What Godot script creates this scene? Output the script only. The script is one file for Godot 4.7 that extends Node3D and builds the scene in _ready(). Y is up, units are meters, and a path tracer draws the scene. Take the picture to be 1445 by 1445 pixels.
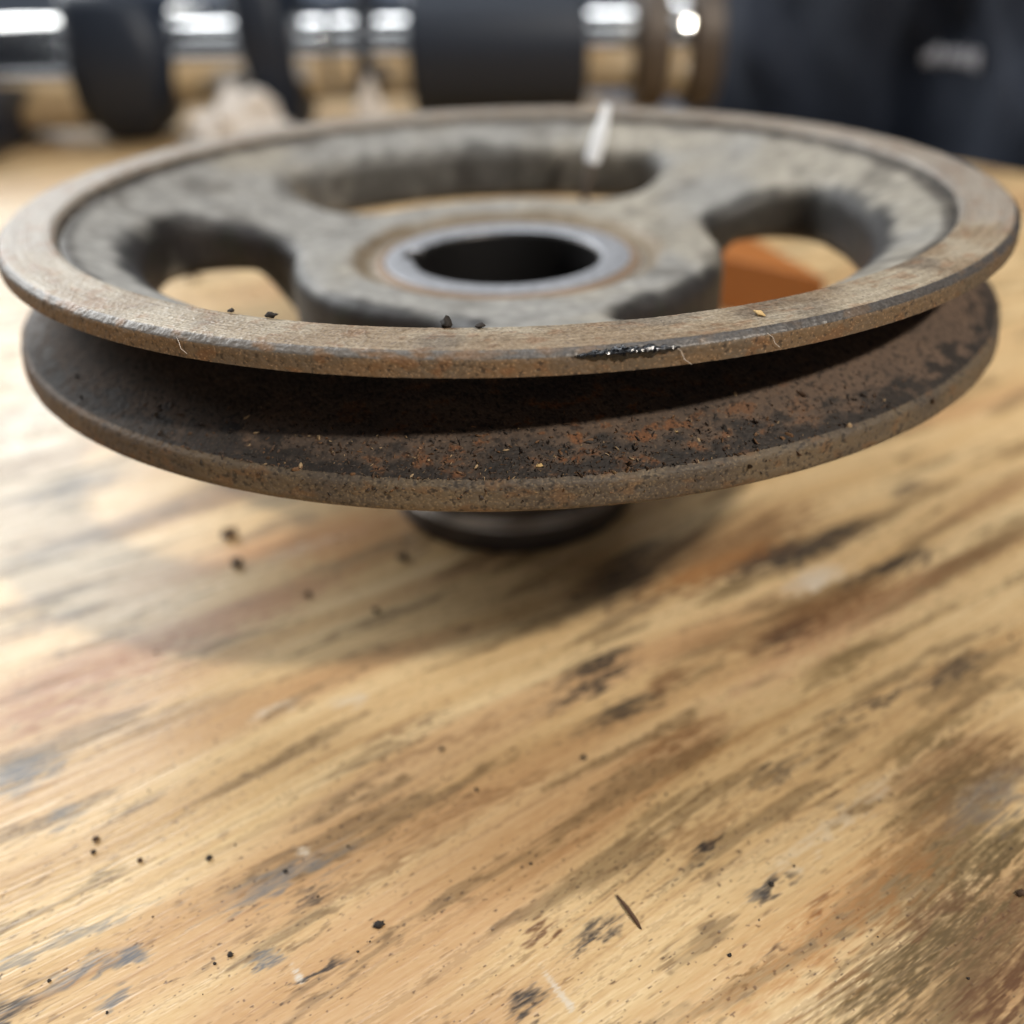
extends Node3D
# A rusty V-belt pulley standing on its hub on an oily wooden workbench.
# Metres; the pulley's axis is the y axis, the bench top is y = 0, the camera looks along -z.

const MARK_AT := Vector3(-0.009, 0.945, 0.1005)            # on the person, own axes
const GRAIN := 0.5585                       # direction of the wood grain (radians from +x towards -z)
var rng := RandomNumberGenerator.new()
var M := {}

# ------------------------------------------------------------------ helpers
func lin(r: float, g: float, b: float) -> Color:
	return Color(r / 255.0, g / 255.0, b / 255.0)

func mat(c: Color, rough: float, metal := 0.0) -> StandardMaterial3D:
	var m := StandardMaterial3D.new()
	m.albedo_color = c
	m.roughness = rough
	m.metallic = metal
	return m

func noise(seed_: int, octaves := 3, kind := FastNoiseLite.TYPE_SIMPLEX_SMOOTH) -> FastNoiseLite:
	var n := FastNoiseLite.new()
	n.seed = seed_
	n.frequency = 1.0
	n.noise_type = kind
	n.fractal_type = FastNoiseLite.FRACTAL_FBM if octaves > 1 else FastNoiseLite.FRACTAL_NONE
	n.fractal_octaves = octaves
	return n

func sst(a: float, b: float, x: float) -> float:
	var t := clampf((x - a) / (b - a), 0.0, 1.0)
	return t * t * (3.0 - 2.0 * t)

func piece(x: float, xs: Array, ys: Array) -> float:
	for i in range(1, xs.size()):
		if x <= xs[i] or i == xs.size() - 1:
			return ys[i - 1] + (ys[i] - ys[i - 1]) * (x - xs[i - 1]) / (xs[i] - xs[i - 1])
	return ys[0]

func thing(called: String, label: String, category: String, where := Vector3.ZERO, turn := 0.0, group := "") -> Node3D:
	var o := Node3D.new()
	o.name = called
	add_child(o, true)
	o.position = where
	o.rotation.y = turn
	tag(o, label, category, group)
	return o

func tag(o: Node, label: String, category: String, group := "") -> void:
	o.set_meta("label", label)
	o.set_meta("category", category)
	if group:
		o.set_meta("group", group)

func part(called: String, mesh: Mesh, material: Material, parent: Node) -> MeshInstance3D:
	var o := MeshInstance3D.new()
	o.name = called
	o.mesh = mesh
	o.material_override = null
	for i in mesh.get_surface_count():
		mesh.surface_set_material(i, material)
	parent.add_child(o, true)
	return o

func make_mesh(v: PackedVector3Array, idx: PackedInt32Array, uv := PackedVector2Array(), col := PackedColorArray(), nrm := PackedVector3Array()) -> ArrayMesh:
	# idx is counter-clockwise seen from outside; Godot wants clockwise
	var n := nrm
	if n.is_empty():
		n.resize(v.size())
		for k in range(0, idx.size(), 3):
			var a := idx[k]
			var b := idx[k + 1]
			var c := idx[k + 2]
			var f := (v[b] - v[a]).cross(v[c] - v[a])
			n[a] += f
			n[b] += f
			n[c] += f
		for k in n.size():
			n[k] = n[k].normalized() if n[k].length_squared() > 0.0 else Vector3.UP
	var flip := PackedInt32Array()
	flip.resize(idx.size())
	for k in range(0, idx.size(), 3):
		flip[k] = idx[k]
		flip[k + 1] = idx[k + 2]
		flip[k + 2] = idx[k + 1]
	var arr := []
	arr.resize(Mesh.ARRAY_MAX)
	arr[Mesh.ARRAY_VERTEX] = v
	arr[Mesh.ARRAY_NORMAL] = n
	arr[Mesh.ARRAY_INDEX] = flip
	if uv.size():
		arr[Mesh.ARRAY_TEX_UV] = uv
	if col.size():
		arr[Mesh.ARRAY_COLOR] = col
	var m := ArrayMesh.new()
	m.add_surface_from_arrays(Mesh.PRIMITIVE_TRIANGLES, arr)
	return m

# rows x cols grid of points -> mesh (counter-clockwise when (col x row) points outwards)
func grid_mesh(pts: PackedVector3Array, rows: int, cols: int, uv := PackedVector2Array(), col := PackedColorArray(), weld := false) -> ArrayMesh:
	var idx := PackedInt32Array()
	for r in rows - 1:
		for c in cols - 1:
			var a := r * cols + c
			idx.append_array([a, a + 1, a + cols, a + 1, a + cols + 1, a + cols])
	var n := PackedVector3Array()
	n.resize(pts.size())
	for k in range(0, idx.size(), 3):
		var f := (pts[idx[k + 1]] - pts[idx[k]]).cross(pts[idx[k + 2]] - pts[idx[k]])
		n[idx[k]] += f
		n[idx[k + 1]] += f
		n[idx[k + 2]] += f
	if weld:
		for r in rows:
			var s := n[r * cols] + n[r * cols + cols - 1]
			n[r * cols] = s
			n[r * cols + cols - 1] = s
	for k in n.size():
		n[k] = n[k].normalized() if n[k].length_squared() > 0.0 else Vector3.UP
	return make_mesh(pts, idx, uv, col, n)

# a profile of (radius, height) in mm, listed so that the outside lies to its left going down the list
func lathe(profile: PackedVector2Array, cols := 96, axis_x := false) -> ArrayMesh:
	var pts := PackedVector3Array()
	for p in profile:
		for c in cols + 1:
			var a := TAU * c / cols
			if axis_x:
				pts.append(Vector3(p.y, p.x * cos(a), p.x * sin(a)) * 0.001)
			else:
				pts.append(Vector3(p.x * sin(a), p.y, p.x * cos(a)) * 0.001)
	return grid_mesh(pts, profile.size(), cols + 1, PackedVector2Array(), PackedColorArray(), true)

# surface nets over a sampled field (negative inside)
func nets(f: PackedFloat32Array, nx: int, ny: int, nz: int, lo: Vector3, h: float, colour = null) -> ArrayMesh:
	var at := PackedInt32Array()
	at.resize(nx * ny * nz)
	at.fill(-1)
	var v := PackedVector3Array()
	var nr := PackedVector3Array()
	var sx := 1
	var sy := nx
	var sz := nx * ny
	for z in nz - 1:
		for y in ny - 1:
			var base := z * sz + y * sy
			for x in nx - 1:
				var i := base + x
				var a := f[i]
				var b := f[i + 1]
				var c := f[i + sy]
				var d := f[i + sy + 1]
				var e := f[i + sz]
				var g := f[i + sz + 1]
				var k := f[i + sz + sy]
				var l := f[i + sz + sy + 1]
				var inside := int(a < 0) + int(b < 0) + int(c < 0) + int(d < 0) + int(e < 0) + int(g < 0) + int(k < 0) + int(l < 0)
				if inside == 0 or inside == 8:
					continue
				var s := Vector3.ZERO
				var n := 0
				if (a < 0) != (b < 0): s += Vector3(a / (a - b), 0, 0); n += 1
				if (c < 0) != (d < 0): s += Vector3(c / (c - d), 1, 0); n += 1
				if (e < 0) != (g < 0): s += Vector3(e / (e - g), 0, 1); n += 1
				if (k < 0) != (l < 0): s += Vector3(k / (k - l), 1, 1); n += 1
				if (a < 0) != (c < 0): s += Vector3(0, a / (a - c), 0); n += 1
				if (b < 0) != (d < 0): s += Vector3(1, b / (b - d), 0); n += 1
				if (e < 0) != (k < 0): s += Vector3(0, e / (e - k), 1); n += 1
				if (g < 0) != (l < 0): s += Vector3(1, g / (g - l), 1); n += 1
				if (a < 0) != (e < 0): s += Vector3(0, 0, a / (a - e)); n += 1
				if (b < 0) != (g < 0): s += Vector3(1, 0, b / (b - g)); n += 1
				if (c < 0) != (k < 0): s += Vector3(0, 1, c / (c - k)); n += 1
				if (d < 0) != (l < 0): s += Vector3(1, 1, d / (d - l)); n += 1
				at[i] = v.size()
				v.append(lo + (Vector3(x, y, z) + s / n) * h)
				nr.append(Vector3(b + d + g + l - a - c - e - k, c + d + k + l - a - b - e - g, e + g + k + l - a - b - c - d).normalized())
	var idx := PackedInt32Array()
	for z in range(1, nz - 1):
		for y in range(1, ny - 1):
			for x in range(1, nx - 1):
				var i := z * sz + y * sy + x
				if at[i] < 0:
					continue
				var neg := f[i] < 0
				if neg != (f[i + sx] < 0):
					quad(idx, at[i - sy - sz], at[i - sz], at[i], at[i - sy], neg)
				if neg != (f[i + sy] < 0):
					quad(idx, at[i - sx - sz], at[i - sx], at[i], at[i - sz], neg)
				if neg != (f[i + sz] < 0):
					quad(idx, at[i - sx - sy], at[i - sy], at[i], at[i - sx], neg)
	var col := PackedColorArray()
	if colour != null:
		for k in v.size():
			col.append(colour.call(v[k], nr[k]))
	return make_mesh(v, idx, PackedVector2Array(), col, nr)

func quad(idx: PackedInt32Array, a: int, b: int, c: int, d: int, keep: bool) -> void:
	if a < 0 or b < 0 or c < 0 or d < 0:
		return
	if keep:
		idx.append_array([a, b, c, a, c, d])
	else:
		idx.append_array([a, c, b, a, d, c])

# one smooth body out of tapered bones: each [from, to, radius at from, radius at to]
func body(bones: Array, h: float, blend: float, ripple = null, colour = null) -> ArrayMesh:
	var lo := Vector3.INF
	var hi := -Vector3.INF
	for b in bones:
		var r := maxf(b[2], b[3]) + blend + 3.0 * h
		lo = lo.min(b[0] - Vector3.ONE * r).min(b[1] - Vector3.ONE * r)
		hi = hi.max(b[0] + Vector3.ONE * r).max(b[1] + Vector3.ONE * r)
	var nx := int((hi.x - lo.x) / h) + 2
	var ny := int((hi.y - lo.y) / h) + 2
	var nz := int((hi.z - lo.z) / h) + 2
	var f := PackedFloat32Array()
	f.resize(nx * ny * nz)
	f.fill(1.0)
	for b in bones:
		var pa: Vector3 = b[0]
		var ba: Vector3 = b[1] - b[0]
		var r := maxf(b[2], b[3]) + blend + 2.0 * h
		var l := pa.min(b[1]) - Vector3.ONE * r
		var u := pa.max(b[1]) + Vector3.ONE * r
		for z in range(maxi(0, int((l.z - lo.z) / h)), mini(nz, int((u.z - lo.z) / h) + 1)):
			for y in range(maxi(0, int((l.y - lo.y) / h)), mini(ny, int((u.y - lo.y) / h) + 1)):
				for x in range(maxi(0, int((l.x - lo.x) / h)), mini(nx, int((u.x - lo.x) / h) + 1)):
					var p := lo + Vector3(x, y, z) * h
					var t := clampf((p - pa).dot(ba) / maxf(ba.length_squared(), 1e-9), 0.0, 1.0)
					var d: float = (p - pa - ba * t).length() - lerpf(b[2], b[3], t)
					var i := (z * ny + y) * nx + x
					var k := maxf(blend - absf(f[i] - d), 0.0) / blend
					f[i] = minf(f[i], d) - k * k * blend * 0.25
	if ripple != null:
		for z in nz:
			for y in ny:
				for x in nx:
					var i := (z * ny + y) * nx + x
					if absf(f[i]) < 4.0 * h:
						f[i] += ripple.call(lo + Vector3(x, y, z) * h)
	return nets(f, nx, ny, nz, lo, h, colour)

# a rounded, tapered block: levels of [y, x0, x1, z0, z1]
func loft(levels: Array, corner := 0.35) -> ArrayMesh:
	var cols := 40
	var pts := PackedVector3Array()
	for pass_ in levels.size() + 2:
		var L: Array = levels[clampi(pass_ - 1, 0, levels.size() - 1)]
		var cap := 0.0 if pass_ == 0 or pass_ == levels.size() + 1 else 1.0
		for c in cols + 1:
			var a := TAU * c / cols
			var q := Vector2(signf(cos(a)) * absf(cos(a)) ** corner, signf(sin(a)) * absf(sin(a)) ** corner) * cap
			pts.append(Vector3((L[1] + L[2]) / 2 + q.x * (L[2] - L[1]) / 2, L[0], (L[3] + L[4]) / 2 - q.y * (L[4] - L[3]) / 2))
	var out := grid_mesh(pts, levels.size() + 2, cols + 1, PackedVector2Array(), PackedColorArray(), true)
	return flipped(out)

func flipped(m: ArrayMesh) -> ArrayMesh:
	# turn a mesh the right way out when its first look says it is inside out
	var a := m.surface_get_arrays(0)
	var v: PackedVector3Array = a[Mesh.ARRAY_VERTEX]
	var n: PackedVector3Array = a[Mesh.ARRAY_NORMAL]
	var mid := Vector3.ZERO
	for p in v:
		mid += p / v.size()
	var s := 0.0
	for k in v.size():
		s += (v[k] - mid).dot(n[k])
	if s >= 0.0:
		return m
	var idx: PackedInt32Array = a[Mesh.ARRAY_INDEX]
	for k in range(0, idx.size(), 3):
		var t := idx[k + 1]
		idx[k + 1] = idx[k + 2]
		idx[k + 2] = t
	for k in n.size():
		n[k] = -n[k]
	a[Mesh.ARRAY_INDEX] = idx
	a[Mesh.ARRAY_NORMAL] = n
	var out := ArrayMesh.new()
	out.add_surface_from_arrays(Mesh.PRIMITIVE_TRIANGLES, a)
	return out

func box(size: Vector3, bevel: float) -> ArrayMesh:
	var x := size.x / 2
	var z := size.z / 2
	var y := size.y
	var b := bevel
	return loft([[0.0, -x + b, x - b, -z + b, z - b], [b, -x, x, -z, z], [y - b, -x, x, -z, z], [y, -x + b, x - b, -z + b, z - b]], 0.12)

# an uneven crumb about 1 unit across
func crumb(seed_: int, squash := 0.7) -> ArrayMesh:
	var n := noise(seed_, 2)
	var rows := 7
	var cols := 10
	var pts := PackedVector3Array()
	for r in rows:
		for c in cols + 1:
			var th := PI * r / (rows - 1)
			var ph := TAU * (c % cols) / cols
			var d := Vector3(sin(th) * cos(ph), cos(th), sin(th) * sin(ph))
			var k := 0.5 * (1.0 + 0.75 * n.get_noise_3dv(d * 0.9 + Vector3(seed_, 0, 0)))
			pts.append(Vector3(d.x * k, d.y * k * squash, d.z * k * 0.85))
	return flipped(grid_mesh(pts, rows, cols + 1, PackedVector2Array(), PackedColorArray(), true))

# a thin bent bar through points with a radius at each
func tube(pts: Array, radii: Array, cols := 10) -> ArrayMesh:
	var v := PackedVector3Array()
	var n := pts.size()
	for i in n + 2:
		var k := clampi(i - 1, 0, n - 1)
		var t: Vector3 = (pts[mini(k + 1, n - 1)] - pts[maxi(k - 1, 0)]).normalized()
		var s := t.cross(Vector3(0.31, 0.2, 0.93)).normalized()
		var w := t.cross(s)
		var r: float = 0.0 if i == 0 or i == n + 1 else radii[k]
		for c in cols + 1:
			var a := TAU * c / cols
			v.append(pts[k] + (s * cos(a) + w * sin(a)) * r)
	return flipped(grid_mesh(v, n + 2, cols + 1, PackedVector2Array(), PackedColorArray(), true))

# ------------------------------------------------------------------ textures
# warped texture axes, so that texels crowd where the camera is near
const GX := [-0.95, -0.165, 0.135, 0.432]
const GU := [0.0, 0.11, 0.89, 1.0]
const CX := [-1.0, -0.10, 0.17, 0.4]
const CV := [0.0, 0.14, 0.95, 1.0]
const PHI := [-180.0, -75.0, 75.0, 180.0]
const PHU := [0.0, 0.13, 0.87, 1.0]
const WOOD_W := 1664
const WOOD_H := 1792
const RIM_W := 2048
const RIM_H := 640

var rows_a := []
var rows_b := []
var wn := []

# stains on the wood and one painted glint: along the grain, across it, half length, half width (mm), tint, strength
const STAINS_AND_GLINT := [
	[-70.1, 117.7, 0.5, 3.4, 4, 0.6],
	[-89.9, 76.8, 1.2, 0.8, 4, 0.7],
	[-98.7, 95.7, 0.5, 1.6, 4, 0.8],
	[-8.0, 146.0, 26.0, 9.0, 1, 0.5],
	[-10.0, 133.0, 16.0, 5.0, 2, 0.5],
	[-30.0, 150.0, 20.0, 5.0, 2, 0.4],
	[10.0, 123.0, 14.0, 5.0, 1, 0.5],
	[26.0, 52.0, 26.0, 8.0, 1, 0.6],
	[-4.0, 47.0, 10.0, 6.0, 0, 0.55],
	[-52.5, -6.0, 13.0, 1.7, 4, 0.95],  # pale glint of light painted into the wood colour
	[44.1, 63.0, 16.3, 2.9, 0, 0.85],
	[29.2, 59.6, 14.4, 3.0, 0, 0.8],
	[47.9, 77.8, 12.9, 1.8, 0, 0.75],
	[31.8, 71.8, 7.7, 2.9, 4, 0.7],
	[13.1, 81.1, 8.0, 2.4, 0, 0.7],
	[24.4, 80.3, 21.2, 3.5, 1, 0.7],
	[-24.0, 66.8, 7.6, 1.7, 0, 0.85],
	[-29.0, 71.1, 9.5, 1.3, 0, 0.7],
	[-28.2, 79.7, 9.0, 2.0, 0, 0.6],
	[-16.9, 78.5, 5.4, 1.9, 1, 0.6],
	[-25.3, 91.0, 9.5, 1.8, 1, 0.5],
	[29.7, 106.9, 7.8, 2.0, 0, 0.6],
	[15.4, 93.5, 11.8, 2.3, 2, 0.5],
	[11.0, 104.6, 11.2, 0.8, 0, 0.5],
	[9.9, 115.3, 10.8, 2.4, 2, 0.5],
	[2.0, 125.3, 13.7, 3.4, 2, 0.6],
	[-36.9, 111.5, 3.3, 0.8, 0, 0.8],
	[-34.0, 121.4, 3.5, 1.0, 0, 0.75],
	[-29.8, 128.0, 2.5, 0.9, 1, 0.7],
	[-60.8, 112.9, 4.1, 1.4, 0, 0.6],
	[-67.1, 109.0, 2.8, 0.9, 1, 0.8],
	[-42.0, 130.1, 1.8, 0.6, 0, 0.8],
	[-47.9, 130.0, 2.8, 0.6, 2, 0.7],
	[-25.1, 141.5, 16.9, 3.8, 2, 0.7],
	[-0.6, 137.2, 10.1, 3.0, 2, 0.75],
	[-19.4, 151.1, 10.8, 2.7, 1, 0.7],
	[-74.5, 115.9, 2.1, 1.5, 0, 0.7],
	[7.1, 41.1, 7.8, 2.1, 0, 0.4],
	[-124.3, 32.5, 6.0, 3.8, 3, 0.7],
	[-120.0, 46.8, 2.3, 2.1, 3, 0.55],
	[-127.6, 70.6, 11.3, 1.2, 3, 0.45],
	[-117.6, 79.4, 1.8, 1.3, 3, 0.8],
	[-123.8, 78.1, 4.8, 1.0, 3, 0.55],
	[-94.4, 79.4, 8.6, 1.8, 3, 0.55],
	[-92.2, 85.1, 3.0, 1.0, 0, 0.5],
	[-101.7, 90.7, 2.0, 0.9, 3, 0.65],
	[-96.4, 96.4, 3.2, 0.6, 0, 0.7],
	[-118.1, 63.2, 3.3, 1.2, 2, 0.5],
	[-132.6, 78.7, 3.7, 1.4, 0, 0.6],
	[-120.8, 83.9, 1.9, 0.9, 3, 0.6],
	[-92.5, -71.2, 12.3, 5.9, 3, 0.5],
	[-74.4, -79.4, 23.0, 3.1, 0, 0.25],
	[-97.9, -41.4, 25.4, 3.1, 0, 0.3],
	[-68.6, -45.7, 21.6, 3.2, 0, 0.3],
	[-78.4, 10.3, 23.5, 5.5, 5, 0.5],
	[-109.1, 11.2, 21.6, 7.2, 5, 0.55],
	[-120.7, 17.8, 10.5, 4.0, 5, 0.5],
	[-44.1, -2.9, 15.9, 7.2, 6, 0.6],
	[-53.3, -11.4, 24.4, 4.7, 6, 0.5],
	[17.7, 55.6, 17.8, 3.4, 6, 0.6],
	[-5.3, 57.3, 10.7, 1.7, 0, 0.3],
	[81.8, 57.5, 6.1, 1.9, 0, 0.5],
	[93.3, 32.3, 16.5, 2.7, 1, 0.35],
	[60.3, 85.9, 26.8, 2.2, 1, 0.45],
	[95.1, 72.3, 21.0, 2.5, 1, 0.35],
	[-40.5, 131.0, 25.0, 5.5, 6, 0.25],
	[-18.1, 130.0, 26.5, 3.9, 6, 0.3],
	[21.6, 86.5, 30.0, 4.0, 5, 0.35],
	[-69.2, 47.7, 3.5, 1.5, 4, 0.5],
	[-81.9, 42.4, 3.9, 1.2, 4, 0.5],
	[-15.8, 106.3, 5.9, 1.1, 0, 0.4],
	[6.8, 130.4, 9.2, 3.1, 3, 0.35],
	[14.5, 63.4, 7.7, 1.6, 2, 0.6],
	[-23.8, 95.8, 7.3, 1.6, 1, 0.4],
	[-58.2, 61.1, 2.7, 1.0, 0, 0.3],
	[-65.3, 60.7, 6.6, 0.9, 1, 0.35],
	[-1.9, 74.2, 10.4, 2.6, 1, 0.35],
	[-19.1, 138.2, 8.9, 0.9, 1, 0.4],
	[-80.9, 86.2, 15.1, 1.1, 1, 0.3],
	[-58.5, 83.6, 15.0, 1.1, 1, 0.3],
	[-57.7, 68.1, 14.6, 1.0, 1, 0.25],
	[-97.4, 33.9, 12.3, 2.4, 1, 0.25],
	[-113.1, -11.1, 10.8, 2.2, 0, 0.25],
	[-39.1, 107.5, 10.2, 1.1, 1, 0.3],
	[-16.8, 119.4, 16.7, 1.1, 4, 0.3],
	[-35.5, 110.0, 5.2, 1.2, 1, 0.3],
]
const TINTS := [[42, 36, 33], [96, 64, 38], [94, 76, 46], [96, 98, 104], [206, 196, 182], [150, 102, 74], [166, 112, 62]]

func wood_row(j: int) -> void:
	var c := piece((j + 0.5) / WOOD_H, CV, CX) * 1000.0
	var near: Array = []
	for s in STAINS_AND_GLINT:
		if absf(c - s[1]) < s[3] * 2.2 + 5.0:
			near.append(s)
	var col := PackedByteArray()
	col.resize(WOOD_W * 3)
	var aux := PackedByteArray()
	aux.resize(WOOD_W * 3)
	var n0: FastNoiseLite = wn[0]
	var n1: FastNoiseLite = wn[1]
	var n2: FastNoiseLite = wn[2]
	var n3: FastNoiseLite = wn[3]
	for i in WOOD_W:
		var g := piece((i + 0.5) / WOOD_W, GU, GX) * 1000.0
		var big := n0.get_noise_2d(g * 0.006, c * 0.016)
		var w := c + 5.0 * big
		var band := n1.get_noise_2d(g * 0.0045, w * 0.062)
		var line := n2.get_noise_2d(g * 0.0065 + 40.0, w * 0.46)
		var fib := n1.get_noise_2d(g * 0.05 + 90.0, w * 1.5)
		var fine := n2.get_noise_2d(g * 0.22 + 7.0, w * 4.2)
		var smear := n3.get_noise_2d(g * 0.017 + 11.0, w * 0.12)
		var grit := n0.get_noise_2d(g * 0.16 + 31.0, w * 0.55 + 9.0)
		var dots := n2.get_noise_2d(g * 0.55 + 3.0, w * 0.9)
		var t := 0.40 + 0.46 * band + 0.30 * line + 0.27 * fib + 0.18 * fine
		# pale sapwood to honey to brown latewood
		var r: float
		var gg: float
		var b: float
		if t < 0.5:
			var k := clampf(t / 0.5, 0.0, 1.0)
			r = lerpf(222, 200, k); gg = lerpf(197, 168, k); b = lerpf(154, 122, k)
		else:
			var k := clampf((t - 0.5) / 0.6, 0.0, 1.0)
			r = lerpf(200, 152, k); gg = lerpf(168, 116, k); b = lerpf(122, 76, k)
		# reddish streaks that follow the grain
		var red := sst(0.12, 0.5, n0.get_noise_2d(g * 0.004 + 60.0, w * 0.035 + 5.0)) * 0.32
		r = lerpf(r, 170, red); gg = lerpf(gg, 122, red); b = lerpf(b, 86, red)
		# worked-in grime
		var m := sst(0.16, 0.46, smear + 0.16 * grit + 0.16 * fib + 0.0016 * (g + 60.0) * sst(40.0, 120.0, c)) * 0.42
		r = lerpf(r, 96, m); gg = lerpf(gg, 78, m); b = lerpf(b, 52, m)
		var dash := sst(0.42, 0.70, grit + 0.35 * fine + 0.4 * smear) * 0.32
		r = lerpf(r, 92, dash); gg = lerpf(gg, 70, dash); b = lerpf(b, 48, dash)
		var pore := sst(0.60, 0.72, dots + 0.15 * fine + 0.2 * smear) * 0.6
		r = lerpf(r, 60, pore); gg = lerpf(gg, 44, pore); b = lerpf(b, 34, pore)
		var crack := sst(0.36, 0.50, -line - 0.5 * fine) * 0.22
		r = lerpf(r, 110, crack); gg = lerpf(gg, 76, crack); b = lerpf(b, 44, crack)
		var rough := 0.34 + 0.16 * fib + 0.14 * m
		for s in near:
			var dx: float = (g - s[0]) / s[2]
			if absf(dx) > 2.0:
				continue
			var dy: float = (c + 2.2 * grit + 1.2 * smear + 0.08 * (g - s[0]) * sin(s[0]) - s[1]) / s[3]
			var d: float = sqrt(dx * dx + dy * dy) + 0.55 * grit + 0.75 * fib + 0.5 * fine
			var a: float = sst(1.5, 0.45, d) * minf(1.0, s[5] * 1.3) * clampf(0.85 + 0.9 * fine, 0.3, 1.0)
			var tint: Array = TINTS[s[4]]
			r = lerpf(r, tint[0], a); gg = lerpf(gg, tint[1], a); b = lerpf(b, tint[2], a)
			rough += 0.12 * a
		col[i * 3] = int(clampf(r, 0, 255))
		col[i * 3 + 1] = int(clampf(gg, 0, 255))
		col[i * 3 + 2] = int(clampf(b, 0, 255))
		aux[i * 3] = int(clampf(128 + 120 * (0.45 * fib + 0.30 * fine + 0.5 * line) - 90 * pore - 60 * crack, 0, 255))
		aux[i * 3 + 1] = int(clampf(rough, 0.1, 0.95) * 255)
	rows_a[j] = col
	rows_b[j] = aux

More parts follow.
